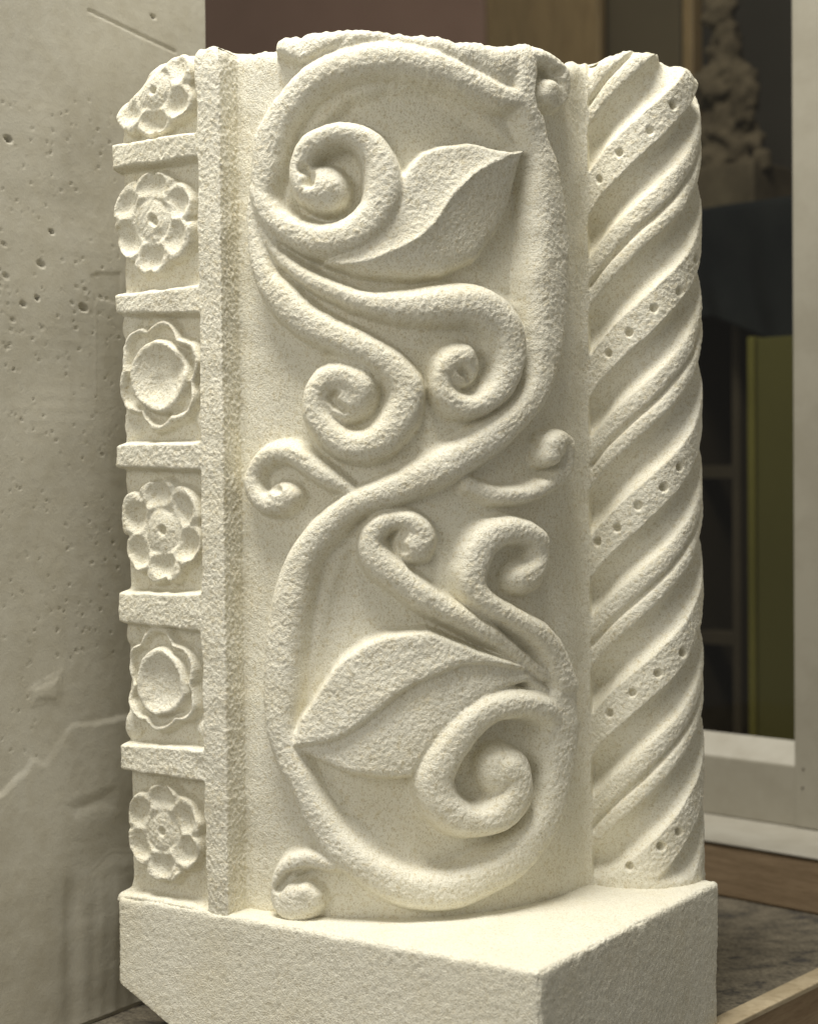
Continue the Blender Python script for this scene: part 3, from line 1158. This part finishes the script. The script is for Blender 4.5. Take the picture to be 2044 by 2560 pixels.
# lapped sheets of trowelled plaster towards the foot
smear([(-400, 2110), (0, 1974), (55, 1925), (70, 1895), (100, 1905), (180, 1812), (260, 1800), (420, 1790), (600, 1800), (600, 2700), (-400, 2700)], 0.0015, 12)
smear([(215, 2195), (275, 2140), (330, 2132), (520, 2120), (520, 2600), (300, 2620), (240, 2330)], 0.0007, 40)
smear([(80, 1735), (152, 1678), (150, 1770), (90, 1775)], 0.0008, 22)
smear([(213, 700), (250, 690), (310, 685), (310, 770), (225, 768)], -0.0005, 9)
dd = poly_dist([(150, 2010), (210, 1990), (260, 1960), (300, 1955), (300, 2030), (190, 2060)], wx_.ravel(), wy_.ravel()).reshape(sh)
hs = hs - 0.0010 * smooth(0, 40, dd)
# vertical drags of the trowel near the bottom
drag = noise(sh, 4, 70)
hs = hs + 0.0006 * drag * smooth(2170, 2260, SPY) * smooth(90, 190, SPX)
# scratch and seam
for p_, q_, dep, wd in (((225, 25), (440, 128), 0.0012, 3.0), ((236, 760), (238, 1000), -0.0002, 3.0)):
    dx_, dy_ = q_[0] - p_[0], q_[1] - p_[1]
    t_ = np.clip(((SPX - p_[0]) * dx_ + (SPY - p_[1]) * dy_) / (dx_ ** 2 + dy_ ** 2), 0, 1)
    d_ = np.hypot(SPX - p_[0] - t_ * dx_, SPY - p_[1] - t_ * dy_)
    hs = hs - dep * np.exp(-(d_ / wd) ** 2)
# air-bubble pits
rp = np.random.default_rng(12)
pits = [(22, 347, 8, 0.005), (385, 40, 5, 0.004), (127, 579, 5, 0.005), (12, 690, 7, 0.0016), (8, 610, 5, 0.0015), (30, 800, 5, 0.0015), (90, 745, 5, 0.005),
        (205, 770, 9, 0.004), (55, 760, 6, 0.003), (100, 660, 8, 0.003)]
for _ in range(420):
    yy = rp.uniform(250, 1900)
    pits.append((rp.uniform(-40, 300), yy, rp.uniform(1.2, 3.2), rp.uniform(0.0004, 0.0012)))
for _ in range(30):
    pits.append((rp.uniform(-40, 250), rp.uniform(640, 900), rp.uniform(2, 4.5), rp.uniform(0.0005, 0.0013)))
for x_, y_, r_, dp in pits:
    if y_ > 1900 or (y_ > 1650 and x_ > 120):
        continue
    j = (np.abs(SPX - x_) < 40) & (np.abs(SPY - y_) < 40)
    if not j.any():
        continue
    ii = np.nonzero(j)
    ux, uy = SPX[ii] - x_, SPY[ii] - y_
    u_ = (ux * 0.80 + uy * 0.60) / (r_ * 1.5)
    v_ = (-ux * 0.60 + uy * 0.80) / (r_ * 0.8)
    hs[ii] -= dp * np.clip(1 - (u_ * u_ + v_ * v_), 0, 1) ** 0.6
SV = np.stack([sx_ + AX[0] * hs, sy_ + AX[1] * hs, Zs], -1)
slab = empty('plaster_slab', ab(SLA - 0.06, 0.0, 0.0))
tag(slab, 'tall grey plaster slab with air pits and trowel marks standing beside the carved block', 'slab')
o = mesh_np('pitted_face', SV.reshape(-1, 3), grid_quads(ny, nz_), PLASTER, slab)
prism('slab_body', [(SLA - 0.13, -0.24), (SLA - 0.006, -0.24), (SLA - 0.006, e_far - 0.0), (SLA - 0.13, e_far - 0.0)], 0.0, 0.92, PLASTER, slab)
# close the thin gap between face and body at the far edge
r0 = SV[-1]
r1 = r0 - AX[None, :] * 0.02
mesh_np('slab_edge', np.concatenate([r0, r1]), np.array([(i, i + 1, nz_ + i + 1, nz_ + i) for i in range(nz_ - 1)]), PLASTER, slab)

# ================================================================== WINDOW behind, on the right
w1 = at_z(1800, 2243, 0.0)
w2 = at_z(2044, 2290, 0.0)
WU = (w2 - w1)
WU[2] = 0
WU /= np.linalg.norm(WU)                     # to the right, towards the camera
WN = np.array([-WU[1], WU[0], 0])            # away from the camera
if WN[1] < 0:
    WN = -WN
W0 = w1.copy()


def wpt(u, n, z):
    return W0 + WU * u + WN * n + np.array([0, 0, z])


def wpix(x, y, n):
    P = at_plane(x, y, W0 + WN * n, WN)
    return float(np.dot(P - W0, WU)), float(P[2])


def wbox(name, u0, u1, n0, n1, z0, z1, mat, parent, rad=0.0015, slope=0.0):
    me = bpy.data.meshes.new(name)
    vs_ = [wpt(u, n, z + (slope if (n == n1 and z == z1) else 0)) for z in (z0, z1) for (u, n) in ((u0, n0), (u1, n0), (u1, n1), (u0, n1))]
    me.from_pydata([tuple(v) for v in vs_], [], [(3, 2, 1, 0), (4, 5, 6, 7), (0, 1, 5, 4), (1, 2, 6, 5), (2, 3, 7, 6), (3, 0, 4, 7)])
    me.update()
    o = link_mesh(name, me, mat, parent)
    if rad:
        md = o.modifiers.new('bevel', 'BEVEL')
        md.width, md.segments = rad, 2
    return o


z_bat = wpix(1763, 2106, 0.0)[1]
Pl = at_z(1763, 2043, z_bat)
n_rail = float(np.dot(Pl - W0, WN))
z_rail = wpix(1775, 1888, n_rail)[1]
n_gl = n_rail + 0.034
z_gl = wpix(1775, 1828, n_gl)[1]
u_st = wpix(1987, 1900, n_rail)[0]
u_left, u_right = -1.15, 0.75
window = empty('window', wpt(0, 0, 0))
tag(window, 'white painted window frame with dark glass behind the carved block', 'window')
wbox('sill_batten', u_left, u_right, 0.0, n_rail + 0.06, 0.0, z_bat, WOOD_BATTEN, window, 0.003)
wbox('sill_board', u_left, u_right, -0.002, n_rail + 0.05, z_bat + 0.0005, z_bat + 0.004, PAINT_SILL, window, 0.0015)
wbox('bottom_rail', u_left, u_right, n_rail, n_rail + 0.05, z_bat + 0.004, z_rail, PAINT, window, 0.002)
# sloping glazing bead
me = bpy.data.meshes.new('glazing_bead')
vs_ = [wpt(u, n, z) for u in (u_left, u_st) for (n, z) in ((n_rail + 0.001, z_rail), (n_gl, z_gl), (n_gl, z_rail - 0.01), (n_rail + 0.001, z_rail - 0.01))]
me.from_pydata([tuple(v) for v in vs_], [], [(0, 1, 5, 4), (1, 2, 6, 5), (2, 3, 7, 6), (3, 0, 4, 7), (0, 3, 2, 1), (4, 5, 6, 7)])
me.update()
link_mesh('glazing_bead', me, PAINT_SILL, window)
wbox('stile', u_st, u_right, n_rail - 0.0025, n_rail + 0.05, z_bat + 0.0045, 1.35, PAINT, window, 0.002)
wbox('glass_pane', u_left, u_st - 0.001, n_gl + 0.001, n_gl + 0.005, z_gl - 0.003, 1.34, GLASS, window, 0)
# nail heads in the stile
for x_, y_ in ((2007, 1924), (2005, 1971)):
    u_, z_ = wpix(x_, y_, n_rail - 0.003)
    me = bpy.data.meshes.new('nail_head')
    k_ = 8
    c_ = [wpt(u_ + 0.0013 * math.cos(6.2832 * i / k_), n_rail - 0.0032, z_ + 0.0011 * math.sin(6.2832 * i / k_)) for i in range(k_)]
    c2_ = [v + WN * 0.003 for v in c_]
    me.from_pydata([tuple(v) for v in c_ + c2_], [], [tuple(range(k_))] + [(i, k_ + i, k_ + (i + 1) % k_, (i + 1) % k_) for i in range(k_)])
    me.update()
    link_mesh('nail_head', me, DARK_WOOD, window)

# ================================================================== SOLID OBJECTS BEHIND THE GLASS IN PLACE OF ITS REFLECTIONS
def upright(name, x0, x1, y0, y1, n, thick, mat, label, cat, z_foot=None, group=None):
    """a standing board whose front corners were seen at these pixels; it stands n metres behind the batten"""
    ua = wpix(x0, (y0 + y1) / 2, n)[0]
    ub = wpix(x1, (y0 + y1) / 2, n)[0]
    xm = (x0 + x1) / 2
    za, zb_ = wpix(xm, y1, n)[1], wpix(xm, y0, n)[1]
    if z_foot is not None:
        za = z_foot
    root = wbox(name, ua, ub, n, n + thick, za, zb_, mat, None, 0.003)
    return tag(root, label, cat, group)


ZF = -0.20
NB = 1.25
o = wbox('floor', -3.2, 2.2, n_gl + 0.06, NB + 0.30, ZF - 0.03, ZF, DARK_WALL, None, 0)
tag(o, kind='structure')
o = wbox('wall', -3.2, 2.2, NB + 0.26, NB + 0.30, ZF, 2.2, DARK_WALL, None, 0)
tag(o, kind='structure')
upright('red_brown_board', 380, 1212, -160, 900, 0.95, 0.02, RED_BOARD, 'wide red-brown painted board behind the glass', 'board', ZF)
upright('brown_wood_board', 1216, 1500, -160, 900, 0.93, 0.02, BROWN_BOARD, 'upright brown wooden board beside the red-brown board', 'board', ZF)
upright('olive_wood_board', 1503, 1700, -160, 900, 0.97, 0.02, OLIVE_BOARD, 'dull olive-brown board between brown board and thin post', 'board', ZF)
upright('wooden_post', 1706, 1733, -160, 900, 0.90, 0.03, BROWN_BOARD, 'thin brown wooden post behind the glass', 'post', ZF)
# cabinet with shelf, carrying the old plaster ornament
cab = empty('dark_cabinet', wpt(0, 0.7, ZF))
tag(cab, 'dark wooden cabinet behind the glass with plaster ornament on top', 'cabinet')
ua, zs_ = wpix(1740, 545, 0.62)
ub = wpix(2060, 545, 0.62)[0]
z_shelf = zs_
wbox('shelf', ua - 0.25, ub, 0.60, 0.86, z_shelf - 0.02, z_shelf, DARK_WOOD, cab)
wbox('back_panel', ua - 0.25, ub, 0.84, 0.86, ZF, z_shelf - 0.02, DARK_WALL, cab)
for x_ in (1838, 1700, 2055):
    uu = wpix(x_, 1100, 0.62)[0]
    wbox('upright', uu - 0.007, uu + 0.007, 0.62, 0.84, ZF, z_shelf - 0.02, DARK_WOOD, cab)
for y_ in (690, 1180, 1600):
    zz = wpix(1840, y_, 0.66)[1]
    wbox('cross_rail', ua - 0.24, ub - 0.01, 0.66, 0.70, zz - 0.010, zz + 0.010, DARK_WOOD, cab)
# olive picture standing in front of the cabinet
pic = empty('olive_picture', wpt(0, 0.45, ZF))
tag(pic, 'tall olive panel with a gilt edge leaning behind the glass', 'picture')
ua2, zt2 = wpix(1890, 845, 0.45)
wbox('panel', ua2, ua2 + 0.42, 0.45, 0.462, ZF, zt2, OLIVE_CARD, pic)
wbox('gilt_edge', ua2 - 0.012, ua2 - 0.0005, 0.445, 0.465, ZF, zt2 + 0.002, GILT, pic)

# blue cloth bundled over the shelf edge
nu, nv = 60, 50
u0_, zt_ = wpix(1690, 560, 0.585)
u1_ = wpix(2060, 560, 0.585)[0]
zb_ = wpix(1850, 850, 0.585)[1]
uu, vv = np.meshgrid(np.linspace(0, 1, nu), np.linspace(0, 1, nv), indexing='ij')
fold = 0.010 * np.sin(uu * 17 + 2 * np.sin(vv * 3)) * vv + noise((nu, nv), 5) * 0.0022
over = np.clip((vv - 0.22) / 0.78, 0, 1)
zc_ = np.where(vv < 0.22, zt_ + 0.012, zt_ + 0.012 - over * (zt_ - zb_) * (1 - 0.12 * np.sin(uu * 6)))
ncl = np.where(vv < 0.22, 0.575 + (0.22 - vv) / 0.22 * 0.10, 0.575 - 0.012 * over) - fold
P = W0 + (u0_ + uu * (u1_ - u0_))[..., None] * WU + ncl[..., None] * WN + zc_[..., None] * np.array([0, 0, 1.0])
zshift = z_shelf + 0.003 - (zt_ + 0.012)
P[..., 2] += zshift
o = mesh_np('blue_cloth', P.reshape(-1, 3), grid_quads(nu, nv), BLUE_CLOTH)
sd = o.modifiers.new('thick', 'SOLIDIFY')
sd.thickness = 0.004
tag(o, 'dark blue cloth hanging over the cabinet edge behind the glass', 'cloth')


# old plaster ornament: a knobbly column of acanthus lumps on a block
def blob(name, pts, mat, parent, seed, amp=0.006):
    import bmesh
    bm = bmesh.new()
    for (u, n, z, ru, rz) in pts:
        r = bmesh.ops.create_icosphere(bm, subdivisions=3, radius=1.0)
        for v in r['verts']:
            c = v.co
            v.co = Vector(wpt(u + c.x * ru, n + c.y * ru * 0.8, z + c.z * rz))
    me = bpy.data.meshes.new(name)
    bm.to_mesh(me)
    bm.free()
    o = link_mesh(name, me, mat, parent)
    rm = o.modifiers.new('remesh', 'REMESH')
    rm.mode = 'VOXEL'
    rm.voxel_size = 0.005
    rm.use_smooth_shade = True
    tx = bpy.data.textures.new(name, 'CLOUDS')
    tx.noise_scale = 0.022
    dm = o.modifiers.new('lumps', 'DISPLACE')
    dm.texture = tx
    dm.strength = amp * 4.5
    dm.texture_coords = 'GLOBAL'
    return o


orn = empty('plaster_ornament', wpt(wpix(1800, 545, 0.72)[0], 0.72, z_shelf))
tag(orn, 'dim brown old plaster ornament with lumpy leaves on the cabinet', 'ornament')
pp = []
for x_, y_, rx_, ry_ in ((1808, 30, 34, 40), (1822, 90, 30, 30), (1800, 150, 36, 42), (1835, 160, 30, 50), (1790, 220, 38, 40), (1850, 215, 36, 42),
                         (1870, 250, 28, 46), (1808, 285, 40, 40), (1780, 330, 36, 40), (1830, 345, 30, 40), (1868, 340, 22, 26), (1850, 390, 26, 30),
                         (1790, 400, 36, 44), (1905, 410, 24, 28), (1875, 430, 34, 24)):
    u_, z_ = wpix(x_, y_, 0.72)
    kpx = 1.0 / FPX * 2.5
    pp.append((u_, 0.72 + random.uniform(-0.015, 0.015), z_, rx_ * kpx * 1.3, ry_ * kpx * 1.45))
blob('acanthus_lumps', pp, OLD_PLASTER, orn, 3)
ua3, zt3 = wpix(1745, 425, 0.70)
ub3 = wpix(1900, 425, 0.70)[0]
wbox('block', ua3, ub3, 0.68, 0.80, z_shelf + 0.0005, zt3, OLD_PLASTER, orn, 0.004)
